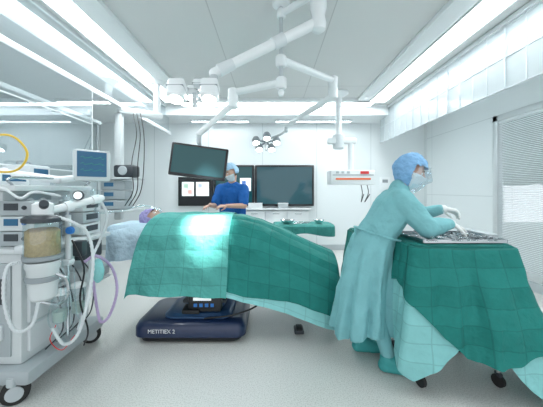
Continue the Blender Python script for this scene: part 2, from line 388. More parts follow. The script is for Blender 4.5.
part('spring_arm_cover',B().cyl(S0+d*.3,S0+d*.40,.050,.048),M['white2'],t)
part('spring_arm_cover',B().cyl(S1-d*.16,S1-d*.04,.043,.046),M['white2'],t)
LA=at(197,90,2.02)
b=B().cap(S1,S1+V((0,0,-.07)),.03); b.tube([S1+V((0,0,-.06)),LA+V((.06,0,.03)),LA+V((-.02,0,.03))],.016); part('yoke',b,M['lgrey'],t)
TG=V((-.58,2.72,1.1))
sp=[]
for (px,py,Y,r) in ((177,91,1.98,.060),(193,93,2.10,.042),(210,91,2.0,.062),(199,87,2.16,.045)):
    c=at(px,py,Y)
    R_=Euler((-.35,0,0)).to_matrix(); ax=R_@V((0,0,1))
    p=part('lamp_pod',B().box(c,(r*2,r*2,r*2.5),R=R_,bev=.022,seg=3),M['white'],t)
    part('lens',B().lathe([(r*.8,-r*1.3),(r*.8,-r*1.2)],c,ax),M['lens'],p)
    part('rear_cap',B().box(c+ax*r*1.27,(r*1.5,r*1.5,r*.12),R=R_,bev=.004),M['grey'],p)
    part('seam',B().box(c+ax*r*.1,(r*2.03,r*2.03,r*.10),R=R_,bev=.002),M['grey'],p); sp.append(c)
b=B()
b.tube([sp[0],sp[1],sp[2]],.014); b.tube([sp[0],sp[3],sp[2]],.014); part('head_frame',b,M['lgrey'],t)
part('handle',B().cyl(LA+V((-.02,0,-.02)),LA+V((-.02,.02,-.12)),.014,.018),M['lgrey'],t)
part('yellow_ring',B().box(sp[0]+V((0,-.065,-.03)),(.05,.004,.014)),M['yellow'],t)
# monitor B
t=thing('ceiling_monitor','black flat monitor with dark teal screen hanging tilted from a white ceiling arm','monitor',(PX,PY,2.32))
part('hub',hub(B(),(PX,PY,2.32),.05,.1),M['white'],t)
EB=at(233,99,2.62)
part('extension_arm',arm(B(),(PX-.03,PY,2.32),EB+V((0,0,.06)),.034,.032),M['white'],t)
part('elbow',B().lathe([(.03,-.09),(.046,-.08),(.05,0),(.048,.09),(.03,.1)],EB),M['white'],t)
TB=at(199,134,2.58); part('spring_arm',arm(B(),EB+V((0,0,-.05)),TB,.030,.026),M['white'],t)
MC=at(199,162,2.5); RB=Euler((-.02,math.radians(7),math.radians(6))).to_matrix()
b=B(); b.cap(TB,TB+V((0,0,-.08)),.022); b.tube([TB+V((0,0,-.06)),TB+V((0,.04,-.14)),MC+RB@V((0,.07,.02))],.018); b.box(MC+RB@V((0,.045,0)),(.12,.04,.12),R=RB,bev=.008)
part('yoke',b,M['lgrey'],t)
part('housing',B().box(MC,(.505,.05,.295),R=RB,bev=.01),M['black'],t)
part('screen',B().box(MC+RB@V((0,-.0265,.004)),(.463,.004,.248),R=RB),M['scr'],t)
# light C
t=thing('surgical_light','smaller surgical light with a cluster of five round heads hanging near the middle','surgical light',(PX,PY,2.52))
part('hub',hub(B(),(PX,PY,2.52),.05,.1),M['white'],t)
EC=at(333,86,3.3)
part('extension_arm',arm(B(),(PX+.03,PY,2.52),EC+V((0,0,.07)),.036,.036),M['white'],t)
part('elbow',B().lathe([(.03,-.16),(.052,-.15),(.058,-.05),(.052,0),(.058,.1),(.03,.12)],EC),M['white'],t)
TC=at(286,126,3.9); part('spring_arm',arm(B(),EC+V((0,0,-.12)),TC,.040,.032),M['white'],t)
LC=at(266,142,4.0); axc=V((.05,-.42,-.9)).normalized()
b=B(); b.cap(TC,TC+V((0,0,-.07)),.026); b.tube([TC+V((0,0,-.06)),TC+V((-.08,0,-.12)),LC-axc*.04],.016); part('yoke',b,M['lgrey'],t)
q=(-axc).to_track_quat('Z','Y'); cs=[]
for k in range(5):
    a=2*PI*k/5+.3; c=LC+q@V((.155*math.cos(a),.155*math.sin(a),0)); cs.append(c); r=.056
    p=part('lamp_pod',B().lathe([(r,-.05),(r*1.04,-.04),(r*1.02,0),(r*.7,.04),(r*.3,.045)],c,-axc),M['grey'],t)
    part('lens',B().lathe([(r*.8,-.056),(r*.8,-.048)],c,-axc),M['lens'],p)
b=B()
for c in cs: b.tube([LC,(LC+c)/2,c],.013)
part('head_frame',b,M['grey'],t)
part('handle',B().cyl(LC,LC+axc*.14,.014,.018),M['lgrey'],t)
# ------------------------------------------------------------------ pendants
t=thing('equipment_pendant','white ceiling pendant with a shelf unit marked in orange near the back wall','ceiling pendant',(1.17,4.8,ZC))
part('flange',B().lathe([(.07,-.09),(.10,-.07),(.17,-.03),(.17,0)],(1.17,4.8,ZC)),M['white'],t)
part('post',B().cyl((1.17,4.8,ZC-.05),(1.17,4.8,2.3),.055),M['white'],t)
part('pivot',B().lathe([(.07,-.14),(.10,-.12),(.10,.1),(.07,.12)],(1.17,4.8,2.2)),M['white2'],t)
part('cross_arm',B().box((1.22,4.78,2.2),(.5,.12,.11),bev=.03),M['white'],t)
part('lower_post',B().cyl((1.38,4.78,2.16),(1.38,4.78,1.66),.05),M['white'],t)
part('head_box',B().box((1.36,4.75,1.56),(.74,.34,.25),bev=.02),M['white'],t)
part('head_seam',B().box((1.36,4.576,1.60),(.68,.006,.012)),M['grey'],t)
for k in range(3): part('outlet',B().box((1.10+k*.09,4.577,1.645),(.05,.008,.04),bev=.004),M['lgrey'],t)
part('orange_strip',B().box((1.36,4.574,1.535),(.58,.008,.03)),M['orange'],t)
part('red_mark',B().box((1.55,4.572,1.64),(.14,.008,.045)),M['redm'],t)
for k,x in enumerate((1.5,1.6)):
    part('cable',B().tube([(x,4.62,1.46),(x+.02,4.6,1.3),(x-.04*k,4.6,1.15),(x+.05,4.62,1.28)],.007),M['dark'],t)
t=thing('gas_pendant','slim white ceiling pendant post with shelves and hanging black cables at left','ceiling pendant',(-1.75,4.2,ZC))
part('flange',B().lathe([(.08,-.09),(.10,-.07),(.15,-.03),(.15,0)],(-1.75,4.2,ZC)),M['white'],t)
part('post',B().cyl((-1.75,4.2,ZC-.05),(-1.75,4.2,2.5),.05),M['white'],t)
part('cross_arm',B().box((-1.93,4.06,2.48),(.62,.13,.10),rot=(0,0,.62),bev=.04),M['white'],t)
part('column',B().box((-2.16,3.9,1.68),(.10,.10,1.50),bev=.02),M['mwhite'],t)
for z_ in (1.08,1.5): part('shelf',B().box((-2.05,3.7,z_),(.5,.42,.025),bev=.008),M['mwhite'],t)
for i in range(3):
    x=-1.86+i*.05; part('cable',B().tube([(x-.08,3.86,2.42),(x+.02,3.75,2.1),(x+.03+.03*i,3.6,1.7),(x+.1,3.5,1.35),(x+.02,3.45,1.15)],.006),M['black'],t)
c=at(122,184,3.5)
t=thing('infusion_module','dark rounded module with pale ring standing on the left pendant shelf','medical device',(c.x,3.6,1.515))
b=B().box((c.x,3.62,1.515+.08),(.26,.2,.16),bev=.03); part('body',b,M['dark'],t)
part('dial',B().lathe([(.055,0),(.06,.01),(.05,.02)],(c.x,3.52,1.6),(0,-1,0)),M['lgrey'],t)
t=thing('syringe_pump_stack','stack of grey syringe pumps on the lower shelf of the left pendant','medical device',(-2.05,3.65,1.094))
for k in range(3):
    p=part('pump',B().box((-2.05,3.65,1.16+k*.125),(.32,.2,.12),bev=.015),M['mgrey'],t)
    part('pump_display',B().box((-2.1,3.547,1.17+k*.125),(.12,.006,.05)),M['scrblue'],p)
# ------------------------------------------------------------------ anaesthesia machine
AM=thing('anaesthesia_machine','large white anaesthesia machine on casters with hoses and canisters at left','medical machine',(-1.9,2.1,0))
part('base_frame',B().box((-1.9,2.1,.17),(.78,.78,.10),bev=.03),M['mgrey'],AM)
part('cabinet',B().box((-1.92,2.1,.58),(.62,.66,.72),bev=.02),M['mwhite'],AM)
for k,(z0,h) in enumerate(((.32,.17),(.51,.17),(.70,.17))):
    d=part('drawer',B().box((-1.602,2.1,z0+.05),(.03,.58,h),bev=.008),M['white2'],AM)
    part('handle',B().box((-1.58,2.1,z0+.105),(.02,.22,.018),bev=.005),M['dark'],d)
part('side_panel',B().box((-1.92,1.763,.58),(.5,.012,.60),bev=.004),M['mgrey'],AM)
part('side_module',B().box((-1.80,1.75,.70),(.20,.03,.16),bev=.01),M['dark'],AM)
part('side_module',B().box((-1.82,1.75,.44),(.22,.03,.10),bev=.01),M['white2'],AM)
part('worktop',B().box((-1.84,2.1,.96),(.80,.74,.035),bev=.012),M['mwhite'],AM)
part('lower_shelf',B().box((-1.52,2.2,.60),(.20,.46,.02),bev=.006),M['mwhite'],AM)
part('under_module',B().box((-1.55,1.93,.885),(.16,.26,.10),bev=.012),M['mgrey'],AM)
part('under_module',B().box((-1.54,2.28,.86),(.14,.22,.14),bev=.012),M['dark'],AM)
part('stacked_module',B().box((-1.50,2.22,.665),(.14,.20,.10),bev=.010),M['mwhite'],AM)
part('stacked_module',B().box((-1.50,2.40,.66),(.12,.10,.09),bev=.010),M['mgrey'],AM)
part('upper_cabinet',B().box((-2.00,2.12,1.16),(.46,.62,.37),bev=.02),M['mwhite'],AM)
for k in range(3):
    p=part('stacked_module',B().box((-1.66,1.86,1.03+k*.10),(.24,.15,.096),bev=.008),(M['mgrey'],M['mwhite'],M['mgrey'])[k],AM)
    part('module_display',B().box((-1.69,1.783,1.04+k*.10),(.09,.006,.045)),(M['dark'],M['scrblue'],M['dark'])[k],p)
    part('module_knob',B().lathe([(.012,0),(.014,.008),(.010,.016)],(-1.60,1.785,1.035+k*.10),(0,-1,0)),(M['dark'],M['bluem'],M['dark'])[k],p)
for k in range(3):
    p=part('stacked_module',B().box((-1.60,2.30,1.03+k*.095),(.20,.22,.09),bev=.008),(M['mwhite'],M['mgrey'],M['mwhite'])[k],AM)
    part('module_display',B().box((-1.498,2.30,1.035+k*.095),(.004,.14,.045)),M['dark'],p)
p=part('gauge_panel',B().box((-1.77,2.05,1.18),(.02,.30,.28),bev=.004),M['mgrey'],AM)
for k in range(2):
    part('gauge',B().lathe([(.038,0),(.042,.008),(.036,.014)],(-1.76,2.0+k*.11,1.25),(1,0,0)),M['white'],p)
part('front_panel',B().box((-2.0,1.80,1.17),(.36,.012,.3),bev=.004),M['mgrey'],AM)
part('top_shelf',B().box((-1.94,2.1,1.362),(.66,.74,.04),bev=.012),M['mwhite'],AM)
b=B().tube([(-1.66,1.76,1.38),(-1.64,1.76,1.43),(-1.64,2.44,1.43),(-1.66,2.44,1.38)],.008); part('shelf_rail',b,M['steel'],AM)
for (x,y) in ((-1.62,1.74),(-1.60,2.44),(-2.2,1.74),(-2.2,2.44)):
    cst=part('caster',B().box((x,y,.15),(.05,.09,.06),bev=.012),M['lgrey'],AM)
    b=B().lathe([(.02,-.028),(.066,-.026),(.075,-.018),(.075,.018),(.066,.026),(.02,.028)],(x,y,.075),(1,-1.6,0)); part('tyre',b,M['rubber'],cst)
    b=B().lathe([(.01,-.034),(.046,-.032),(.046,.032),(.01,.034)],(x,y,.075),(1,-1.6,0)); part('wheel_hub',b,M['lgrey'],cst)
v=part('vaporiser',B().box((-1.68,2.06,1.09),(.11,.11,.2),bev=.02),M['white2'],AM)
part('dial',B().lathe([(.045,0),(.05,.01),(.05,.04),(.04,.05)],(-1.68,2.06,1.19)),M['bluem'],v)
# absorber
c=at(43,238,1.70)
part('mount_arm',B().box((-1.52,1.80,.985),(.10,.26,.05),bev=.012),M['white2'],AM)
a=part('absorber_canister',B().lathe([(.085,-.115),(.095,-.10),(.095,.09),(.09,.10)],c),M['clear'],AM,'clear canister')
part('granules',B().lathe([(.084,-.105),(.088,-.10),(.088,.045),(.07,.06)],c),M['amber'],a,'amber granules')
part('lid',B().lathe([(.10,.10),(.105,.105),(.105,.125),(.08,.14)],c),M['dark'],a)
part('base_ring',B().lathe([(.09,-.13),(.102,-.125),(.102,-.105),(.09,-.10)],c),M['grey'],a)
part('absorber_head',B().lathe([(.045,.14),(.055,.15),(.055,.21),(.03,.225)],c),M['white'],a)
part('absorber_port',B().lathe([(.02,0),(.024,.01),(.024,.05),(.02,.055)],c+V((.03,-.03,.20)),(.6,-.7,.3)),M['dark'],a)
c2=V((c.x,c.y,c.z-.24))
part('bellows_housing',B().lathe([(.05,-.14),(.072,-.12),(.082,.05),(.09,.07),(.09,.10),(.06,.105)],c2),M['mwhite'],AM)
part('housing_band',B().lathe([(.080,-.02),(.088,-.015),(.088,.01),(.080,.015)],c2),M['grey'],AM)
part('clamp',B().tube([c2+V((.08,0,.02)),c2+V((.12,.03,-.02)),c2+V((.11,.06,-.12)),c2+V((.04,.08,-.2)),c2+V((-.06,.06,-.18))],.010),M['steel'],AM)
hA=at(46,212,1.72); hB=at(101,198,2.05)
b=B().cap(hA,hB,.028,.024); b.cyl(hA+(hB-hA)*.3,hA+(hB-hA)*.42,.036); b.cyl(hA+(hB-hA)*.8,hA+(hB-hA)*.95,.033); part('valve_arm',b,M['white'],AM)
part('pressure_gauge',B().lathe([(.03,0),(.034,.006),(.034,.022),(.028,.026)],hA+(hB-hA)*.62+V((0,-.03,.05)),(.3,-1,.1)),M['dark'],AM)
part('gauge_face',B().lathe([(.026,.0262),(.026,.028)],hA+(hB-hA)*.62+V((0,-.03,.05)),(.3,-1,.1)),M['win'],AM)
for f_ in (.36,.87):
    q_=hA+(hB-hA)*f_; part('check_valve',B().lathe([(.028,0),(.030,.01),(.030,.045),(.02,.055)],q_+V((0,0,.02))),M['clear'],AM)
b=B().cyl(at(68,215,1.85),at(68,262,1.85),.018); b.box(at(68,262,1.85),(.06,.06,.04),bev=.01); part('support_post',b,M['white2'],AM)
part('valve_block',B().box(at(72,230,1.86),(.08,.07,.055),bev=.012),M['mgrey'],AM)
part('valve_knob',B().lathe([(.02,0),(.026,.01),(.022,.03)],at(72,230,1.81),(0,-1,0)),M['bluem'],AM)
part('flow_module',B().box(at(80,248,1.95),(.07,.06,.11),bev=.01),M['dark'],AM)
for (px,py,Y) in ((60,306,1.78),(78,298,1.92)):
    cc=at(px,py,Y); j=part('suction_jar',B().lathe([(.034,-.10),(.042,-.09),(.046,.07),(.042,.08)],cc),M['clear'],AM)
    part('jar_liquid',B().lathe([(.032,-.095),(.038,-.09),(.04,-.03)],cc),M['liquid'],j)
    part('jar_lid',B().lathe([(.05,.08),(.05,.098),(.025,.11)],cc),M['white'],j)
b=B().cyl(at(68,335,1.82),at(68,200,1.95),.009); part('jar_rail',b,M['steel'],AM)
b=B().tube([at(46,214,1.68),at(72,222,1.75),at(88,234,1.85),at(93,262,1.85),at(88,300,1.8),at(78,334,1.78),at(64,344,1.78),at(52,328,1.75)],.010,sub=14,corr=.14); part('breathing_hose',b,M['white2'],AM,'white corrugated hose')
b=B().tube([at(22,262,1.66),at(7,268,1.6),at(4,300,1.6),at(14,330,1.62),at(32,325,1.66),at(40,296,1.66)],.010,sub=14,corr=.14); part('breathing_hose',b,M['white2'],AM,'white corrugated hose')
b=B().tube([at(100,200,2.05),at(107,216,2.1),at(100,240,2.1),at(91,262,2.0),at(86,300,1.95),at(78,330,1.9)],.010,sub=10,corr=.12); part('breathing_hose',b,M['white2'],AM)
b=B().tube([at(84,262,1.9),at(97,256,1.95),at(112,268,2.1),at(117,290,2.1),at(110,314,2.05),at(101,322,2.0),at(97,308,2.0),at(93,280,1.95)],.010,sub=14,corr=.15); part('lilac_hose',b,M['lilac'],AM,'lilac corrugated hose')
b=B(); cc=at(98,270,1.98); b.lathe([(.01,-.09),(.030,-.07),(.040,-.01),(.030,.05),(.014,.08)],cc); part('breathing_bag',b,M['teal'],AM,'small green breathing bag')
for i in range(5):
    part('thin_tube',B().tube([at(50+i*6,255+i*3,1.8),at(56+i*5,285+i*6,1.74),at(48+i*8,320,1.76),at(62+i*4,345-i*3,1.8)],.0045),M['clear'],AM)
for i in range(4): part('cable',B().tube([(-1.6,1.85+i*.1,.92),(-1.42,1.8+i*.12,.7),(-1.44,1.9+i*.1,.4),(-1.56,1.9+i*.1,.25)],.005),M['dark'],AM)
part('cable',B().tube([at(72,240,1.9),at(84,268,1.9),at(80,300,1.88),at(88,330,1.95),at(84,345,2.1)],.006),M['black'],AM)
b=B().tube([at(75,335,1.9),at(62,350,1.85),at(50,340,1.8),at(56,325,1.8)],.003); part('drain_tube',b,M['redm'],AM)
# monitor + arm on machine
mc=at(92,166,2.25); RM=Euler((0,0,math.radians(46))).to_matrix()
b=B().cap((-1.9,1.95,1.37),(-1.9,1.95,1.48),.030); b.cap((-1.9,1.95,1.47),at(60,180,2.1),.030,.028); b.cap(at(60,180,2.1),mc+RM@V((0,.06,-.08)),.028,.025); part('monitor_arm',b,M['white'],AM)
m_=part('monitor',B().box(mc,(.25,.10,.25),R=RM,bev=.015),M['mwhite'],AM)
part('monitor_screen',B().box(mc+RM@V((-.01,-.051,.01)),(.205,.004,.20),R=RM),M['scrblue'],m_)
for k,zz in enumerate((.06,.01,-.04)):
    pts=[mc+RM@V((-.09+.015*i,-.055,zz+(.012 if i%4==1 else (-.006 if i%4==2 else 0)))) for i in range(12)]
    part('waveform',B().tube(pts,.0012,seg=5,sub=1),M['greenm'],m_)
def device(c,s,label,m,name='vital_signs_module'):
    t=thing(name,label,'medical device',(c[0],c[1],c[2]))
    part('body',B().box((c[0],c[1],c[2]+s[2]/2),s,bev=.015),m,t)
    part('display',B().box((c[0]+s[0]/2+.001,c[1],c[2]+s[2]*.58),(.004,s[1]*.7,s[2]*.5)),M['scrblue'],t)
    part('control_strip',B().box((c[0],c[1]-s[1]/2-.001,c[2]+s[2]*.3),(s[0]*.7,.004,s[2]*.15)),M['dark'],t)
    b=B().tube([(c[0],c[1]-s[1]*.3,c[2]+s[2]),(c[0],c[1]-s[1]*.25,c[2]+s[2]+.03),(c[0],c[1]+s[1]*.25,c[2]+s[2]+.03),(c[0],c[1]+s[1]*.3,c[2]+s[2])],.008); part('handle',b,M['grey'],t)
device((-2.02,1.98,1.383),(.34,.26,.09),'flat white device on the top shelf of the anaesthesia machine',M['white'])
device((-2.05,2.28,1.383),(.28,.2,.17),'taller white device at the back of the machine top shelf',M['white2'])
b=B().tube([at(-30,150,1.5),at(-5,136,1.5),at(14,137,1.5),at(27,152,1.5),at(22,166,1.52),at(8,172,1.55),at(-20,168,1.6),at(-60,150,1.6)],.006,sub=10)
single('gas_hose',b,M['yellow'],'thin yellow gas hose looping in the air at far left','hose',at(14,137,1.5))
b=B().tube([at(-40,190,1.55),at(0,188,1.55),at(20,198,1.58),at(35,192,1.65),at(60,196,1.8)],.008,sub=10)
single('gas_hose',b,M['white2'],'thin white hose running to the anaesthesia machine valve arm','hose',at(20,198,1.58))
# ------------------------------------------------------------------ operating table
DZ=-.075
OT=thing('operating_table','operating table on a dark blue wheeled base under the green drapes','operating table',(-.72,2.72,0))
def slab(x0,x1,y0,y1,z0,z1,ins):
    def ring(i,z): 
        pts=[]; r=.09
        for (cx,cy,a0) in ((x1-i-r,y1-i-r,0),(x0+i+r,y1-i-r,PI/2),(x0+i+r,y0+i+r,PI),(x1-i-r,y0+i+r,1.5*PI)):
            for k in range(6): a=a0+k/5*PI/2; pts.append(V((cx+r*math.cos(a),cy+r*math.sin(a),z)))
        return pts
    return B().loft([ring(.02,z0),ring(0,z0+.015),ring(0,z0+(z1-z0)*.6),ring(ins*.4,z1-.02),ring(ins,z1)])
part('base',slab(-1.22,-.23,2.40,3.02,.045,.19,.05),M['navy'],OT,'dark blue base')
part('base_skid',slab(-1.18,-.27,2.43,2.99,.0,.055,.01),M['black'],OT)
part('base_step',slab(-.98,-.36,2.46,2.94,.185,.235,.03),M['navyl'],OT)
text('lettering','METITIEX 2',.048,Matrix.Translation((-1.08,2.396,.10))@FRONT,M['text'],OT)
part('column',slab(-.80,-.44,2.56,2.86,.24,.90,.01),M['navyl'],OT)
b=B()
for k in range(5): b.box((-.62,2.71,.32+k*.1),(.40,.34,.03),bev=.01)
part('bellows',b,M['dark'],OT)
p=part('control_panel',B().box((-.60,2.50,.33),(.30,.08,.15),bev=.02),M['black'],OT)
part('label_strip',B().box((-.62,2.457,.375),(.16,.006,.025)),M['win'],p)
for k in range(4): part('button',B().box((-.68+k*.05,2.457,.32),(.03,.006,.03)),M['bluem'],p)
part('pedal',B().box((-.72,2.5,.27),(.16,.12,.04),rot=(.15,0,0),bev=.012),M['black'],OT)
part('frame',B().box((-.78,2.78,.96+DZ),(1.0,.40,.06),bev=.01),M['steel'],OT)
part('frame',B().box((.12,2.78,.795+DZ),(.86,.36,.05),rot=(0,.40,0),bev=.01),M['steel'],OT)
part('mattress',B().box((-.80,2.80,1.01+DZ),(.98,.48,.05),bev=.02),M['black'],OT)
part('mattress',B().box((.13,2.80,.845+DZ),(.86,.44,.05),rot=(0,.40,0),bev=.02),M['black'],OT)
b=B().tube([(-.6,2.46,.20),(-.3,2.42,.26),(-.1,2.6,.30),(-.12,2.7,.5)],.008); part('cable',b,M['black'],OT)
pl=thing('pillow','pale blue covered pillow at the head of the operating table','pillow',(-1.33,2.8,1.02+DZ))
b=B().box((-1.36,2.80,1.035+DZ),(.42,.44,.12),bev=.055,seg=4); part('pillow_body',b,M['linen'],pl)
part('pillow_plate',B().box((-1.34,2.80,.965+DZ),(.36,.34,.015),bev=.005),M['steel'],pl)
# ---- people helpers
def frame(f,u):
    f=V(f).normalized(); u=V(u); u=(u-f*u.dot(f)).normalized(); return Matrix((f.cross(u),f,u)).transposed()
def hshape(n):
    x,y,z=n; px,py,pz=x*.074,y*.092,z*.115
    if z<0: px*=1-.34*(-z)**1.6; py*=1-.06*(-z)
    if y<0 and z<-.1: py*=1-.35*min(1,(-z))
    if y>0:
        py+=.024*math.exp(-((x/.15)**2+((z+.14)/.16)**2))
        py+=.010*math.exp(-((x/.12)**2+((z-.05)/.2)**2))
        for s in(-1,1): py-=.013*math.exp(-(((x-s*.38)/.2)**2+((z-.06)/.13)**2))
        py+=.007*math.exp(-((x/.3)**2+((z+.50)/.10)**2)); py-=.003*math.exp(-((x/.3)**2+((z+.43)/.03)**2))
        py+=.012*math.exp(-((x/.3)**2+((z+.85)/.18)**2))
    return V((px,py,pz))
def head(b,c,R,s=1.):
    r=bmesh.ops.create_icosphere(b.bm,subdivisions=5,radius=1)
    for v in r['verts']: v.co=V(c)+R@(hshape(v.co)*s)
    for sx in(-1,1): b.ball(V(c)+R@(V((sx*.074,-.006,-.004))*s),(.010*s,.018*s,.03*s),rot=R,u=10,v=8)
def shell(c,R,cond,inf,off=0.,rnd=0.,s=1.,back=0.):
    b=B(); r=bmesh.ops.create_icosphere(b.bm,subdivisions=5,radius=1); dl=[]
    for v in r['verts']:
        n=v.co.copy()
        if not cond(n): dl.append(v); continue
        k=inf+(rnd*noise.noise(n*4.5)+rnd*.25*noise.noise(n*11) if rnd else 0)
        bb=back*max(0,-n.y*.8+n.z*.3)
        v.co=V(c)+R@((hshape(n)*k+n*(off+bb))*s)
    bmesh.ops.delete(b.bm,geom=dl,context='VERTS'); return b
def hand(b,w,d,n,side,curl=.5,g=0.):
    w=V(w); d=V(d).normalized(); n=V(n); n=(n-d*n.dot(d)).normalized(); l=d.cross(n)*side
    offs=(.031,.0105,-.0105,-.031); Ls=(.070,.079,.073,.057)
    for i,(o_,L_) in enumerate(zip(offs,Ls)):
        k=w+d*(.085-abs(i-1)*.004)+l*o_
        b.cap(w+l*o_*.55+d*.01,k,.0135+g,.0105+g)
        p=k; a=curl*(.35+.12*i); r=.0085+g; fan=l*(o_*1.6)
        for j,fr in enumerate((.45,.31,.24)):
            dd=(d*math.cos(a)+n*math.sin(a)+fan).normalized(); q=p+dd*L_*fr; b.cap(p,q,r,r-.0007); p=q; r-=.0008; a+=curl*.75
    b.ball(w+d*.045,(.03+g,.03+g,.013+g),rot=frame(d,n))
    p=w+d*.022+l*.024; q=p+(d*.62+l*.75+n*.25).normalized()*.042; b.cap(p,q,.0125+g,.0105+g)
    q2=q+(d*.85+l*.35+n*.35).normalized()*.032; b.cap(q,q2,.0102+g,.009+g); q3=q2+(d*.95+l*.05+n*.4).normalized()*.025; b.cap(q2,q3,.009+g,.0075+g)
def body(b,J,tk=1.):
    head(b,J['head'],J['R'],J.get('hs',1.))
    H0=V(J['head']); R=J['R']
    b.cap(J['neck'],H0+R@V((0,-.02,-.05)),.056,.05)
    pel=V(J['pelvis']); ch=V(J['chest']); sh=[V(p) for p in J['sh']]; hp=[V(p) for p in J['hip']]
    b.cap(hp[0],hp[1],.095*tk); b.cap(pel,(pel+ch)/2,.12*tk,.115*tk); b.cap((pel+ch)/2,ch,.115*tk,.12*tk)
    for s,h in zip(sh,hp):
        b.cap((pel*.3+h*.7),(ch*.45+s*.55),.09*tk,.09*tk); b.cap(V(J['neck']),s,.05*tk,.055*tk); b.cap(ch,s,.095*tk,.058*tk)
    for k in range(2):
        b.cap(sh[k],J['el'][k],.052,.040); b.cap(J['el'][k],J['wr'][k],.040,.027)
        hand(b,J['wr'][k],J['hd'][k],J['hn'][k],J['hs_'][k],J['curl'][k])
        b.cap(hp[k],J['kn'][k],.085,.058); b.cap(J['kn'][k],J['an'][k],.056,.038)
        a=V(J['an'][k]); t_=V(J['toe'][k]); b.cap(a,t_+(a-t_)*.25+V((0,0,-.012)),.036,.030); b.cap(t_+(a-t_)*.3+V((0,0,-.01)),t_,.032,.025)
def eyes(c,R,parent,s=1.):
    for sx in(-1,1):
        e=part('eye',B().ball(V(c)+R@(V((sx*.029,.072,.008))*s),.012),M['eye'],parent)
        part('iris',B().ball(V(c)+R@(V((sx*.029,.080,.007))*s),.0055),M['iris'],e)
        part('eyebrow',B().tube([V(c)+R@V((sx*.012,.088,.028)),V(c)+R@V((sx*.03,.086,.033)),V(c)+R@V((sx*.046,.074,.027))],.003,seg=6),M['hair'],parent)
# ---- patient
PT=thing('person','patient lying on the operating table under drapes wearing a lilac cap','person',(-.6,2.8,1.03+DZ))
def dzs(P): return [tuple(V(p)+V((0,0,DZ))) for p in P]
HP=V((-1.20,2.78,1.125+DZ)); RP=frame((.38,.05,.92),(-1,0,.3))
J=dict(head=HP,R=RP,neck=(-1.04,2.80,1.075+DZ),chest=(-.80,2.8,1.07+DZ),pelvis=(-.42,2.8,1.055+DZ),
 sh=dzs([(-.93,2.63,1.06),(-.93,2.97,1.06)]),hip=dzs([(-.38,2.72,1.05),(-.38,2.88,1.05)]),
 el=dzs([(-.68,2.60,1.04),(-.68,3.0,1.04)]),wr=dzs([(-.45,2.62,1.02),(-.45,2.98,1.02)]),hd=[(1,0,-.1),(1,0,-.1)],hn=[(0,.1,-1),(0,-.1,-1)],hs_=[1,-1],curl=[.3,.3],
 kn=dzs([(.02,2.72,.93),(.02,2.88,.93)]),an=dzs([(.40,2.73,.77),(.40,2.87,.77)]),toe=dzs([(.47,2.72,.84),(.47,2.88,.84)]))
b=B(); body(b,J,.92); o=part('body',b,M['skin'],PT); bake(o,.008,3)
part('cap',shell(HP,RP,lambda n:n.z>.22 or (n.y<.25 and n.z>-.7),1.1,.006,.10),M['capl'],PT)
eyes(HP,RP,PT)
part('oxygen_mask',shell(HP,RP,lambda n:n.y>.35 and -.75<n.z<.0,1.12,.012),M['clear'],PT)
b=B()
b.tube([HP+RP@V((0,.12,-.03)),V((-1.24,2.64,1.20)),V((-1.38,2.5,1.16)),V((-1.5,2.35,1.16)),at(101,200,2.08)],.009,sub=14,corr=.13)
part('breathing_tube',b,M['clear'],PT)
def sheet(name,fn,nu,nv,m,label,cat,loc,sharp=1.2,thick=.002):
    bm=bmesh.new(); uvl=bm.loops.layers.uv.new('UVMap'); G=[[None]*(nv+1) for _ in range(nu+1)]; UV={}
    for i in range(nu+1):
        for j in range(nv+1):
            p,uv=fn(i/nu,j/nv); v=bm.verts.new(p); G[i][j]=v; UV[v]=uv
    for i in range(nu):
        for j in range(nv):
            f=bm.faces.new((G[i][j],G[i+1][j],G[i+1][j+1],G[i][j+1]))
            for l in f.loops: l[uvl].uv=UV[l.vert]
    return single(name,bm,m,label,cat,loc,sharp=sharp)
def crom(P,t):
    n=len(P)-1; x=min(max(t,0),1)*n; i=min(int(x),n-1); t=x-i
    a,b_,c,d=P[max(i-1,0)],P[i],P[i+1],P[min(i+2,n)]
    return tuple(.5*((2*b_[k])+(c[k]-a[k])*t+(2*a[k]-5*b_[k]+4*c[k]-d[k])*t*t+(3*b_[k]-a[k]-3*c[k]+d[k])*t**3) for k in range(len(b_)))
def lin(tab,x):
    if x<=tab[0][0]: return tab[0][1]
    for (a,p),(c,q) in zip(tab,tab[1:]):
        if x<=c: return p+(q-p)*(x-a)/(c-a)
    return tab[-1][1]
def sm(t): t=min(1,max(0,t)); return t*t*(3-2*t)
def tri(x): x=x-math.floor(x); return abs(x-.5)*4-1
ZT=[(-1.3,1.085),(-.30,1.085),(-.1,1.03),(.62,.70),(.8,.64)]
ZB=[(-1.3,.45),(-.4,.42),(-.1,.345),(.3,.22),(.6,.12)]
def zt(x): return sum(lin(ZT,x+d) for d in(-.03,0,.03))/3
def sect(x,t,off=0.,rs=0.):
    a=zt(x)+off; z0=lin(ZB,x); zr=z0+rs
    P=[(3.16+off,z0+.25),(3.13+off,a-.35),(3.06+off,a-.10),(2.96,a+.0),(2.80,a+.025),(2.66,a+.015),(2.55-off*.5,a-.04),(2.475-off,a-.14),(2.43-off,(a*.55+z0*.45)),(2.40-off,(a*.25+z0*.75)),(2.37-off,z0)]
    y,z=crom(P,t)
    if rs and t>.6:
        t2=.6+(t-.6)*(1-rs/(a-z0)*1.3); y,z=crom(P,t2)
    return y,z,z0,a
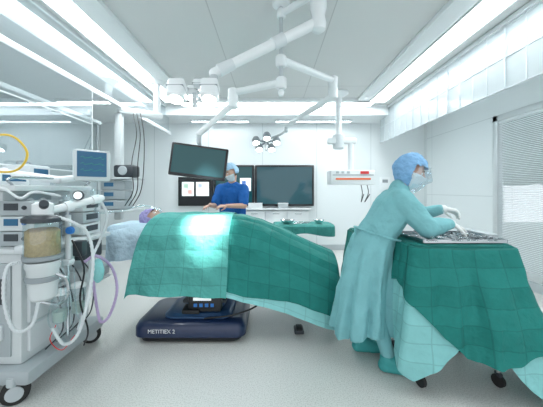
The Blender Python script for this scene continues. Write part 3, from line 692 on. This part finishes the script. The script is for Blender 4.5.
def opd(x0t,x0b,x1t,x1b,off,endL,endR,seed,rs=0.):
    nE=.16
    def fn(u,t):
        tt=max(0,(t-.45)/.55)
        xa=x0t+(x0b-x0t)*tt; xb=x1t+(x1b-x1t)*tt; e=0
        uu=u
        if endR:
            if u>1-nE: e=(u-(1-nE))/nE; uu=1.
            else: uu=u/(1-nE)
        x=xa+(xb-xa)*uu
        rr=rs*(1+.35*math.sin(x*5)) if rs else 0
        y,z,z0,a=sect(x,t,off,rr)
        drop=max(0,a-z)
        y+= (-1 if t>.5 else 1)*(.006*math.sin(x*15+1.2*math.sin(x*4))*min(1,drop*2.2)+.014*tri(x*2.3+.2)*min(1,drop*2)+.014*tri(x*1.6+z*1.5)*min(1,drop*3))
        z+=.009*noise.noise(V((x*6,y*6,z*5)))
        y+=.010*noise.noise(V((x*8,z*8,1)))+.004*noise.noise(V((x*20,z*20,4)))
        if e: 
            zl=z0+(rr if rs else 0)
            z=z+(min(z,zl)-z)*sm(e)*.96; x+=.05*math.sin(e*PI/2)+.015*math.sin(y*30)*e
        if endL and u<.06: 
            z-=.04*(1-u/.06)**2
        return V((x,y,z)),((x0t+(x1t-x0t)*u)*1.0+.03*seed,t*1.6+.05*seed)
    return fn
sheet('surgical_drape',opd(-.44,-.48,.61,.55,-.006,False,True,2.),90,80,M['teal'],'pale teal under-layer showing below the hem of the dark drape over the legs','drape',(.1,2.7,.9))
sheet('surgical_drape',opd(-.46,-.50,.62,.56,0.,False,True,1.,rs=.07),120,100,M['green'],'dark green surgical drape over the patient legs, sloping down to the right','drape',(.1,2.7,.9))
sheet('surgical_drape',opd(-1.13,-1.27,-.37,-.39,.014,True,False,3.),100,100,M['green1'],'lighter green surgical drape over the patient chest under the bright lamp','drape',(-.75,2.7,1.1))
def bl_fn(u,t):
    x=-1.52+.46*u; P=[(3.06,.72),(3.05,.90),(2.95,1.04),(2.8,1.05),(2.62,1.04),(2.53,.975),(2.51,.85),(2.50,.74)]
    y,z=crom(P,t); y+=.012*math.sin(x*28)*(1 if z<.95 else 0); z-=.05*(1-u)
    z+=.014*noise.noise(V((x*7,y*7,0))); return V((x,y,z)),(x,t)
sheet('pillow_sheet',bl_fn,30,50,M['linen'],'pale blue sheet spread over the pillow at the left end of the table','sheet',(-1.3,2.8,1.03))
# ------------------------------------------------------------------ draped trolleys
def drape_tab(cx,cy,a,b_,zt_,hem,flare,amp,nw,seed,N=240,K=26,ins=0.):
    bm=bmesh.new(); uvl=bm.loops.layers.uv.new('UVMap'); UV={}; rings=[]
    per=[]
    for k in range(N):
        th=2*PI*k/N; c,s=math.cos(th),math.sin(th); p=10
        den=(abs(c)**p+abs(s)**p)**(1/p); ux,uy=c/den,s/den
        nx,ny=abs(c)**3*math.copysign(1,c)/a,abs(s)**3*math.copysign(1,s)/b_
        l=math.hypot(nx,ny); per.append((ux*a,uy*b_,nx/l,ny/l,th))
    def P(x,y,z): return V((cx+x,cy+y,z))
    for sc in (.03,.3,.6,.85,.97):
        rings.append([(P(x*sc,y*sc,zt_),(x*sc,y*sc)) for x,y,_,_,_ in per])
    for j in range(1,K+1):
        s=j/K; ring=[]
        for (x,y,nx,ny,th) in per:
            D=zt_-hem(th); d=D*s; fl=flare(th) if callable(flare) else flare
            w=amp*1.2*tri(nw/(2*PI)*th+seed+.15*math.sin(th*3)+d*.5)*sm(d/.35)+amp*.4*math.sin(nw*2.3*th+seed*2)*sm(d/.5)
            o_=.008+.012*sm(d/.02)+fl*d+w-ins
            z=zt_-d+.004*(1-sm(d/.03)); nn=noise.noise(V((x*4+nx*d,y*4+ny*d,z*4+seed)))+.4*noise.noise(V((x*14,y*14,z*12+seed)))
            ring.append((P(x+nx*(o_+.010*nn),y+ny*(o_+.010*nn),z),((x if abs(ny)>.5 else y)+seed*.1,d+.07)))
        rings.append(ring)
    vs=[]
    for rg in rings:
        row=[]
        for p,uv in rg: v=bm.verts.new(p); UV[v]=uv; row.append(v)
        vs.append(row)
    fs=[bm.faces.new(vs[0])]
    for A,Bq in zip(vs,vs[1:]):
        for i in range(N): fs.append(bm.faces.new((A[i],A[(i+1)%N],Bq[(i+1)%N],Bq[i])))
    for f in fs:
        for l in f.loops: l[uvl].uv=UV[l.vert]
    return bm
def trolley(label,x0,x1,y0,y1,zt_,wr=.045,name='instrument_trolley'):
    cx,cy=(x0+x1)/2,(y0+y1)/2; t=thing(name,label,'trolley',(cx,cy,0))
    part('top_frame',B().box((cx,cy,zt_-.02),(x1-x0-.02,y1-y0-.02,.03),bev=.008),M['steel'],t)
    part('shelf',B().box((cx,cy,.42),(x1-x0-.06,y1-y0-.06,.02),bev=.005),M['steel'],t)
    for x in (x0+.04,x1-.04):
        for y in (y0+.04,y1-.04):
            l=part('leg',B().cyl((x,y,wr*2),(x,y,zt_-.03),.0125),M['chrome'],t)
            c=part('caster',B().box((x,y,wr*2),(.026,.05,.03),bev=.006).cyl((x,y,wr),(x,y,wr*2+.01),.01),M['dark'],t)
            part('wheel',B().lathe([(wr*.5,-.014),(wr,-.012),(wr,.012),(wr*.5,.014)],(x,y,wr),(1,.3,0)),M['rubber'],c)
    return t
def corner(th,k=4): return abs(math.sin(2*th))**k
def deg(th): return math.degrees(th)%360
RX0,RX1,RY0,RY1,RZ=.965,1.66,1.86,2.34,.975
trolley('steel trolley on black casters under the green drapes at right',RX0+.02,RX1-.06,RY0-.01,RY1,RZ-.015,.042)
cx,cy,a_,b2=(RX0+RX1)/2,(RY0+RY1)/2,(RX1-RX0)/2,(RY1-RY0)/2
flR=lambda th:.10+.26*max(0,math.cos(th))+.05*max(0,-math.sin(th))
T1=[(0,.10),(90,.4),(180,.34),(205,.20),(225,.11),(238,.20),(255,.40),(285,.38),(297,.20),(308,.07),(316,.03),(330,.06),(360,.10)]
T2=[(0,.36),(90,.42),(170,.66),(200,.70),(225,.58),(241,.40),(260,.27),(285,.25),(297,.28),(308,.33),(318,.36),(330,.38),(345,.38),(360,.36)]
bm=drape_tab(cx,cy,a_,b2,RZ-.008,lambda th:lin(T1,deg(th)),flR,.020,10,.7,ins=.014)
single('trolley_drape',bm,M['teal'],'light teal under-drape with corners hanging low below the dark green drape','drape',(cx,cy,RZ),sharp=1.3)
bm=drape_tab(cx,cy,a_,b2,RZ,lambda th:lin(T2,deg(th)),flR,.020,10,.7,ins=-.004)
single('trolley_drape',bm,M['green'],'dark green drape over the instrument trolley at right','drape',(cx,cy,RZ),sharp=1.3)
t=thing('instrument_tray','shallow steel tray full of instruments on the right green trolley','tray',(1.34,2.10,RZ+.006))
b=B(); b.box((1.34,2.10,RZ+.012),(.58,.40,.006))
for sx in(-1,1): b.box((1.34+sx*.29,2.10,RZ+.021),(.006,.406,.024))
for sy in(-1,1): b.box((1.34,2.10+sy*.20,RZ+.021),(.58,.006,.024))
part('pan',b,M['steel'],t)
for sx in(-1,1): part('handle',B().tube([(1.34+sx*.293,2.04,RZ+.03),(1.34+sx*.325,2.05,RZ+.035),(1.34+sx*.325,2.15,RZ+.035),(1.34+sx*.293,2.16,RZ+.03)],.004),M['steel'],t)
IL='stainless ring-handled instrument lying in the steel tray on the right trolley'
IG='ring-handled instruments in the tray'
def forceps(loc,rz,label,group):
    t=thing('surgical_forceps',label,'surgical instrument',loc,group); x,y,z=loc
    for s in(-1,1):
        b=B(); b.tube([(x-.085,y+s*.016,z),(x-.03,y+s*.008,z),(x,y,z),(x+.04,y-s*.004,z),(x+.08,y-s*.0015,z)],.0032,seg=6,sub=3)
        ring=[(x-.098+.014*math.cos(k/10*2*PI),y+s*.019+.011*math.sin(k/10*2*PI),z) for k in range(11)]
        b.tube(ring,.003,seg=6,sub=1); part('shank',b,M['steel'],t)
    part('pivot',B().cyl((x,y,z-.004),(x,y,z+.004),.005,seg=10),M['dark'],t)
    t.rotation_euler.z=rz; return t
f0=forceps((1.12,1.98,RZ+.026),1.4,IL,IG)
for k in range(1,19):
    c=dup(f0,(1.09+.026*k,1.98+.06*random.random()+(.12 if k%2 else 0),RZ+.026+.008*(k%4))); c.rotation_euler.z=1.2+random.random()*.7; c.rotation_euler.y=.12*random.random()
t=thing('instrument_case','low grey perforated instrument case at the right end of the tray','case',(1.56,2.10,RZ+.016))
part('case_body',B().box((1.575,2.10,RZ+.036),(.07,.3,.036),bev=.008),M['steel'],t)
part('case_lid',B().box((1.575,2.10,RZ+.057),(.074,.304,.008),bev=.003),M['lgrey'],t)
x0,x1,y0,y1,z_=.92,1.45,2.90,3.30,.90
trolley('steel trolley under a green drape behind the person in the pale teal gown',x0,x1,y0,y1,z_-.008)
bm=drape_tab((x0+x1)/2,(y0+y1)/2,(x1-x0)/2,(y1-y0)/2,z_,lambda th:.32-.14*corner(th,2),.16,.02,10,2.1)
single('trolley_drape',bm,M['green'],'dark green drape partly hidden behind the person in the pale teal gown','drape',((x0+x1)/2,(y0+y1)/2,z_),sharp=1.3)
x0,x1,y0,y1,z_=.03,.76,3.30,3.72,.925
t=thing('mayo_stand','tray stand with a green cover and steel bowls behind the operating table','stand',(.4,3.5,0))
part('tray_plate',B().box((.395,3.51,z_-.02),(.70,.40,.02),bev=.006),M['steel'],t)
b=B().cyl((.1,3.5,.1),(.1,3.5,z_-.03),.016); b.cyl((.1,3.5,z_-.04),(.7,3.5,z_-.04),.012); part('post',b,M['chrome'],t)
b=B().box((.1,3.5,.09),(.04,.5,.03),bev=.008).box((.33,3.28,.09),(.5,.04,.03),bev=.008).box((.33,3.72,.09),(.5,.04,.03),bev=.008); part('foot',b,M['chrome'],t)
for (x,y) in ((.12,3.28),(.55,3.28),(.12,3.72),(.55,3.72)):
    part('caster',B().lathe([(.02,-.012),(.04,-.01),(.04,.01),(.02,.012)],(x,y,.04),(1,0,0)),M['rubber'],t)
bm=drape_tab(.395,3.51,.36,.21,z_,lambda th:.83-.04*corner(th,2),.03,.010,12,1.1)
single('stand_cover',bm,M['green1'],'green cover over the tray stand behind the operating table','drape',(.395,3.51,z_),sharp=1.3)
def bowl(c,r,label):
    t=thing('steel_bowl',label,'bowl',c); part('bowl_body',B().lathe([(r*.45,0),(r*.6,.004),(r*.9,.03),(r,.045),(r*.95,.045),(r*.84,.03),(r*.5,.01),(.002,.008)],c),M['chrome'],t)
    part('rim',B().tube([(c[0]+r*math.cos(k/16*2*PI),c[1]+r*math.sin(k/16*2*PI),c[2]+.045) for k in range(17)],.003,seg=6,sub=1),M['steel'],t)
bowl((.20,3.46,z_+.004),.09,'larger steel bowl at the left of the green tray stand')
bowl((.60,3.48,z_+.004),.065,'smaller steel bowl at the right of the green tray stand')
f1=forceps((.38,3.42,z_+.010),.2,'stainless ring-handled instrument on the green tray stand','instruments on the tray stand')
for k in range(3): c=dup(f1,(.40+.02*k,3.47+.05*k,z_+.010)); c.rotation_euler.z=.1*k
t=thing('floor_pedal','small dark foot pedal on the floor under the green drape','pedal',(.26,2.62,0))
part('plate',B().box((.26,2.62,.02),(.09,.12,.035),bev=.01),M['dark'],t); part('treadle',B().box((.26,2.60,.05),(.06,.08,.02),rot=(.15,0,0),bev=.006),M['black'],t)
# ------------------------------------------------------------------ nurse
NU=thing('person','person in pale teal gown and blue cap leaning over the right instrument trolley','person',(.82,2.22,0))
HN=V((1.115,2.20,1.49)); RN=frame((.86,-.34,-.34),(.32,0,.95))
el=[(1.13,1.99,1.075),(1.24,2.42,1.12)]; wr=[(1.34,2.05,1.10),(1.42,2.27,1.195)]
J=dict(head=HN,R=RN,neck=(1.03,2.21,1.33),chest=(.965,2.21,1.19),pelvis=(.78,2.22,.90),
 sh=[(.99,2.05,1.265),(1.01,2.37,1.265)],hip=[(.78,2.14,.86),(.78,2.30,.86)],el=el,wr=wr,
 hd=[(.95,.15,-.40),(.93,-.10,-.22)],hn=[(-.2,.3,-1),(-.2,-.3,-1)],hs_=[-1,1],curl=[.7,.75],
 kn=[(.80,2.12,.47),(.76,2.33,.47)],an=[(.86,2.04,.10),(.74,2.30,.10)],toe=[(1.00,2.00,.045),(.88,2.28,.045)])
b=B(); body(b,J,.88); o=part('body',b,M['skin'],NU); bake(o,.0055,2)
for k in range(2):
    b=B(); hand(b,wr[k],J['hd'][k],J['hn'][k],J['hs_'][k],J['curl'][k],.0018); W=V(wr[k]); E=V(el[k]); b.cap(W,W+(E-W)*.22,.031,.034)
    o=part('glove',b,M['glove'],NU); bake(o,.004,2)
rings=[]
RG=[(.25,.725,2.22,.225,.235),(.36,.735,2.22,.213,.23),(.5,.745,2.22,.198,.22),(.7,.765,2.22,.182,.21),(.86,.79,2.22,.168,.205),(.97,.83,2.215,.158,.19),(1.06,.88,2.21,.155,.185),(1.15,.935,2.21,.15,.19),(1.23,.975,2.21,.135,.20),(1.29,1.00,2.21,.11,.175),(1.345,1.02,2.21,.082,.10),(1.385,1.035,2.21,.07,.074)]
for i in range(60):
    s=i/59; z,cx_,cy_,rx,ry=crom(RG,s); ring=[]
    for k in range(96):
        a=2*PI*k/96; am=.030*sm((1.15-z)/.8); 
        w=1+(am*math.sin(9*a+.7+z*1.5)+am*.5*math.sin(17*a+2-z))/.2*.8
        ring.append(V((cx_+rx*w*math.cos(a),cy_+ry*w*math.sin(a),z+(.02*math.sin(3*a)+.03*math.cos(a) if z<.3 else 0))))
    rings.append(ring)
b=B().loft(rings)
pel=V(J['pelvis']); ch=V(J['chest']); nk=V(J['neck'])
b.cap((pel+ch)/2,ch,.14,.145); b.cap(pel,(pel+ch)/2,.15,.14); b.cap(nk+V((-.02,0,-.02)),nk+V((-.01,0,.03)),.078,.072)
for k in range(2):
    S=V(J['sh'][k]); E=V(el[k]); W=V(wr[k]); W2=W+(E-W)*.12
    b.cap(S,E,.084,.074); b.cap(E,W2,.074,.042); b.cap(S,ch,.085,.12); b.cap(nk+V((0,0,-.03)),S,.072,.08)
    b.cap(pel*.3+V(J['hip'][k])*.7,ch*.45+S*.55,.12,.115)
def ridg(p,f): return 1-abs(noise.noise(p*f))*2.2
def gw(p):
    n=.010*noise.noise(V((p.x*8,p.y*8,p.z*4)))+.006*(ridg(V((p.x,p.y,p.z*.6)),8)-.5)
    return n+.004
o=part('gown',b,M['gown'],NU,'pale teal gown'); bake(o,.008,3,gw)
for k in range(2):
    E=V(el[k]); W=V(wr[k]); d=(E-W); b=B().cyl(W+d*.02,W+d*.20,.036,.040); part('cuff',b,M['mask'],NU)
b=B(); pts=[]
for k in range(25):
    a=2*PI*k/24; pts.append(V((.855+.178*math.cos(a),2.215+.212*math.sin(a),1.0+.05*math.cos(a)*-1)))
b.tube(pts,.008,seg=6,sub=1); b.tube([pts[12],pts[12]+V((-.02,-.05,-.12)),pts[12]+V((-.0,-.07,-.28))],.008); part('belt',b,M['gown'],NU)
part('cap',shell(HN,RN,lambda n:(n.z>.30+.10*n.y) or (n.y<.12 and n.z>-.6),1.20,.012,.09,1.,.026),M['cap'],NU)
b=shell(HN,RN,lambda n:n.z>-.98 and n.z<-.3 and n.y<.18,1.16,.012,.05); part('hood',b,M['cap'],NU)
part('face_mask',shell(HN,RN,lambda n:n.y>.05 and -.98<n.z<-.06,1.07,.006),M['mask'],NU)
part('visor',shell(HN,RN,lambda n:n.y>.2 and -.9<n.z<.45,1.08,.040),M['visor'],NU)
part('visor_band',shell(HN,RN,lambda n:n.y>.2 and .36<n.z<.45,1.09,.042),M['mask'],NU)
eyes(HN,RN,NU)
def clog(a,t_,parent,m):
    a=V(a);t_=V(t_); d=(t_-a); d.z=0; d.normalize(); n=V((-d.y,d.x,0)); b=B(); rings=[]
    base=V((a.x,a.y,0))-d*.055
    for (s,w,h) in ((0,.022,.05),(.02,.036,.065),(.07,.036,.055),(.12,.040,.075),(.18,.046,.070),(.225,.040,.05),(.25,.02,.03)):
        ring=[]
        for k in range(16):
            an=2*PI*k/16; c,s_=math.cos(an),math.sin(an)
            ring.append(base+d*s+n*w*(abs(c)**.6*math.copysign(1,c))+V((0,0,h/2+.0+h/2*(abs(s_)**.6*math.copysign(1,s_)))))
        rings.append(ring)
    b.loft(rings); o=part('clog',b,m,parent); 
    b=B(); b.box(base+d*.13+V((0,0,.008)),(.24,.085,.016),rot=(0,0,math.atan2(d.y,d.x)),bev=.007); part('sole',b,M['dark'],o)
for k in range(2):
    a=V(J['an'][k]); t_=V(J['toe'][k]); d=(t_-a); d.z=0; d.normalize()
    b=B(); b.cap(V(J['kn'][k])+V((0,0,-.05)),a+V((0,0,.04)),.068,.050)
    o=part('trouser_leg',b,M['gown'],NU); bake(o,.010,2)
    b=B(); b.cap(V((a.x,a.y,.050))-d*.02,V((a.x,a.y,.052))+d*.10,.048,.050); b.cap(a,V((a.x,a.y,.052))+d*.12,.056,.044); b.cap(V((a.x,a.y,.048))+d*.10,V((a.x,a.y,.040))+d*.165,.048,.038)
    o=part('clog',b,M['clog'],NU,'rounded teal clog'); bake(o,.008,2)
# ------------------------------------------------------------------ man in blue
MN=thing('person','person in dark blue scrubs and pale cap standing behind the operating table','person',(-.58,3.95,0))
DX=V((.07,0,.02)); mv=lambda P:[tuple(V(p)+DX) for p in P]
HM=V((-.650,3.93,1.575))+DX; RM_=frame((-.70,-.62,-.36),(-.25,-.1,.95))
elm=mv([(-.87,3.87,1.11),(-.45,3.82,1.11)]); wrm=mv([(-.88,3.63,1.13),(-.66,3.62,1.12)])
J=dict(head=HM,R=RM_,neck=V((-.64,3.98,1.43))+DX,chest=V((-.64,4.0,1.25))+DX,pelvis=V((-.63,4.02,.93))+DX,
 sh=mv([(-.80,3.99,1.34),(-.48,3.96,1.34)]),hip=mv([(-.71,4.02,.90),(-.55,4.02,.90)]),el=elm,wr=wrm,
 hd=[(-.3,-.95,-.05),(-.8,-.5,.0)],hn=[(.4,0,-1),(-.1,.3,-.95)],hs_=[-1,1],curl=[.6,.6],
 kn=[(-.66,4.0,.50),(-.46,4.0,.50)],an=[(-.66,4.03,.09),(-.46,4.03,.09)],toe=[(-.72,3.90,.04),(-.52,3.90,.04)])
b=B(); body(b,J,.9); o=part('body',b,M['skin'],MN); bake(o,.006,2)
b=B(); pel=V(J['pelvis']); ch=V(J['chest'])
b.cap(V(J['hip'][0]),V(J['hip'][1]),.12); b.cap(pel,ch,.14,.14)
for k in range(2):
    S=V(J['sh'][k]); E=V(elm[k]); b.cap(S,S+(E-S)*.78,.078,.064); b.cap(ch,S,.12,.078); b.cap(V(J['hip'][k]),V(S)*.55+ch*.45,.11,.10); b.cap(V(J['neck'])+V((0,0,-.03)),S,.06,.066)
o=part('scrub_top',b,M['scrub'],MN,'dark blue scrub top'); bake(o,.009,4,gw)
b=B()
for k in range(2): b.cap(J['hip'][k],J['kn'][k],.115,.085); b.cap(J['kn'][k],V(J['an'][k])+V((0,0,.05)),.085,.065)
o=part('scrub_trousers',b,M['scrub'],MN); bake(o,.01,4,gw)
part('cap',shell(HM,RM_,lambda n:(n.z>.32+.05*n.y) or (n.y<-.05 and n.z>-.25),1.14,.010,.08,1.,.015),M['capp'],MN)
part('hair',shell(HM,RM_,lambda n:n.y<-.05 and -.5<n.z<0,1.03,.002),M['hair'],MN)
part('face_mask',shell(HM,RM_,lambda n:n.y>.05 and -.98<n.z<-.08,1.07,.006),M['mask'],MN)
eyes(HM,RM_,MN)
for k in range(2): clog(J['an'][k],J['toe'][k],MN,M['white'])
# ------------------------------------------------------------------ lights, world, camera
def spot(loc,target,power,ang,size=.05):
    l=bpy.data.lights.new('lamp_spot','SPOT'); l.energy=power; l.spot_size=ang; l.spot_blend=1.; l.shadow_soft_size=size; l.color=(1,1,.97)
    o=bpy.data.objects.new('lamp_spot',l); COL.objects.link(o); o.location=loc; o.rotation_euler=(V(target)-V(loc)).to_track_quat('-Z','Y').to_euler(); return o
ax=(TG-LA).normalized(); spot(LA+ax*.25,at(208,226,2.55),1100,.42,.12)
spot(LC+axc*.16,(-.1,2.9,1.1),40,.7)
W=bpy.data.worlds.new('World'); SC.world=W; W.use_nodes=True
bg=W.node_tree.nodes['Background']; bg.inputs[0].default_value=(.92,.96,1,1); bg.inputs[1].default_value=1.35
cam=bpy.data.cameras.new('Camera'); co=bpy.data.objects.new('Camera',cam); COL.objects.link(co)
co.location=(0,0,H); co.rotation_euler=(PI/2,0,0); cam.sensor_width=36; cam.lens=36*F/543; cam.shift_y=-13.5/543; cam.clip_start=.05
SC.camera=co
SC.view_settings.view_transform='Standard'; SC.view_settings.exposure=.05
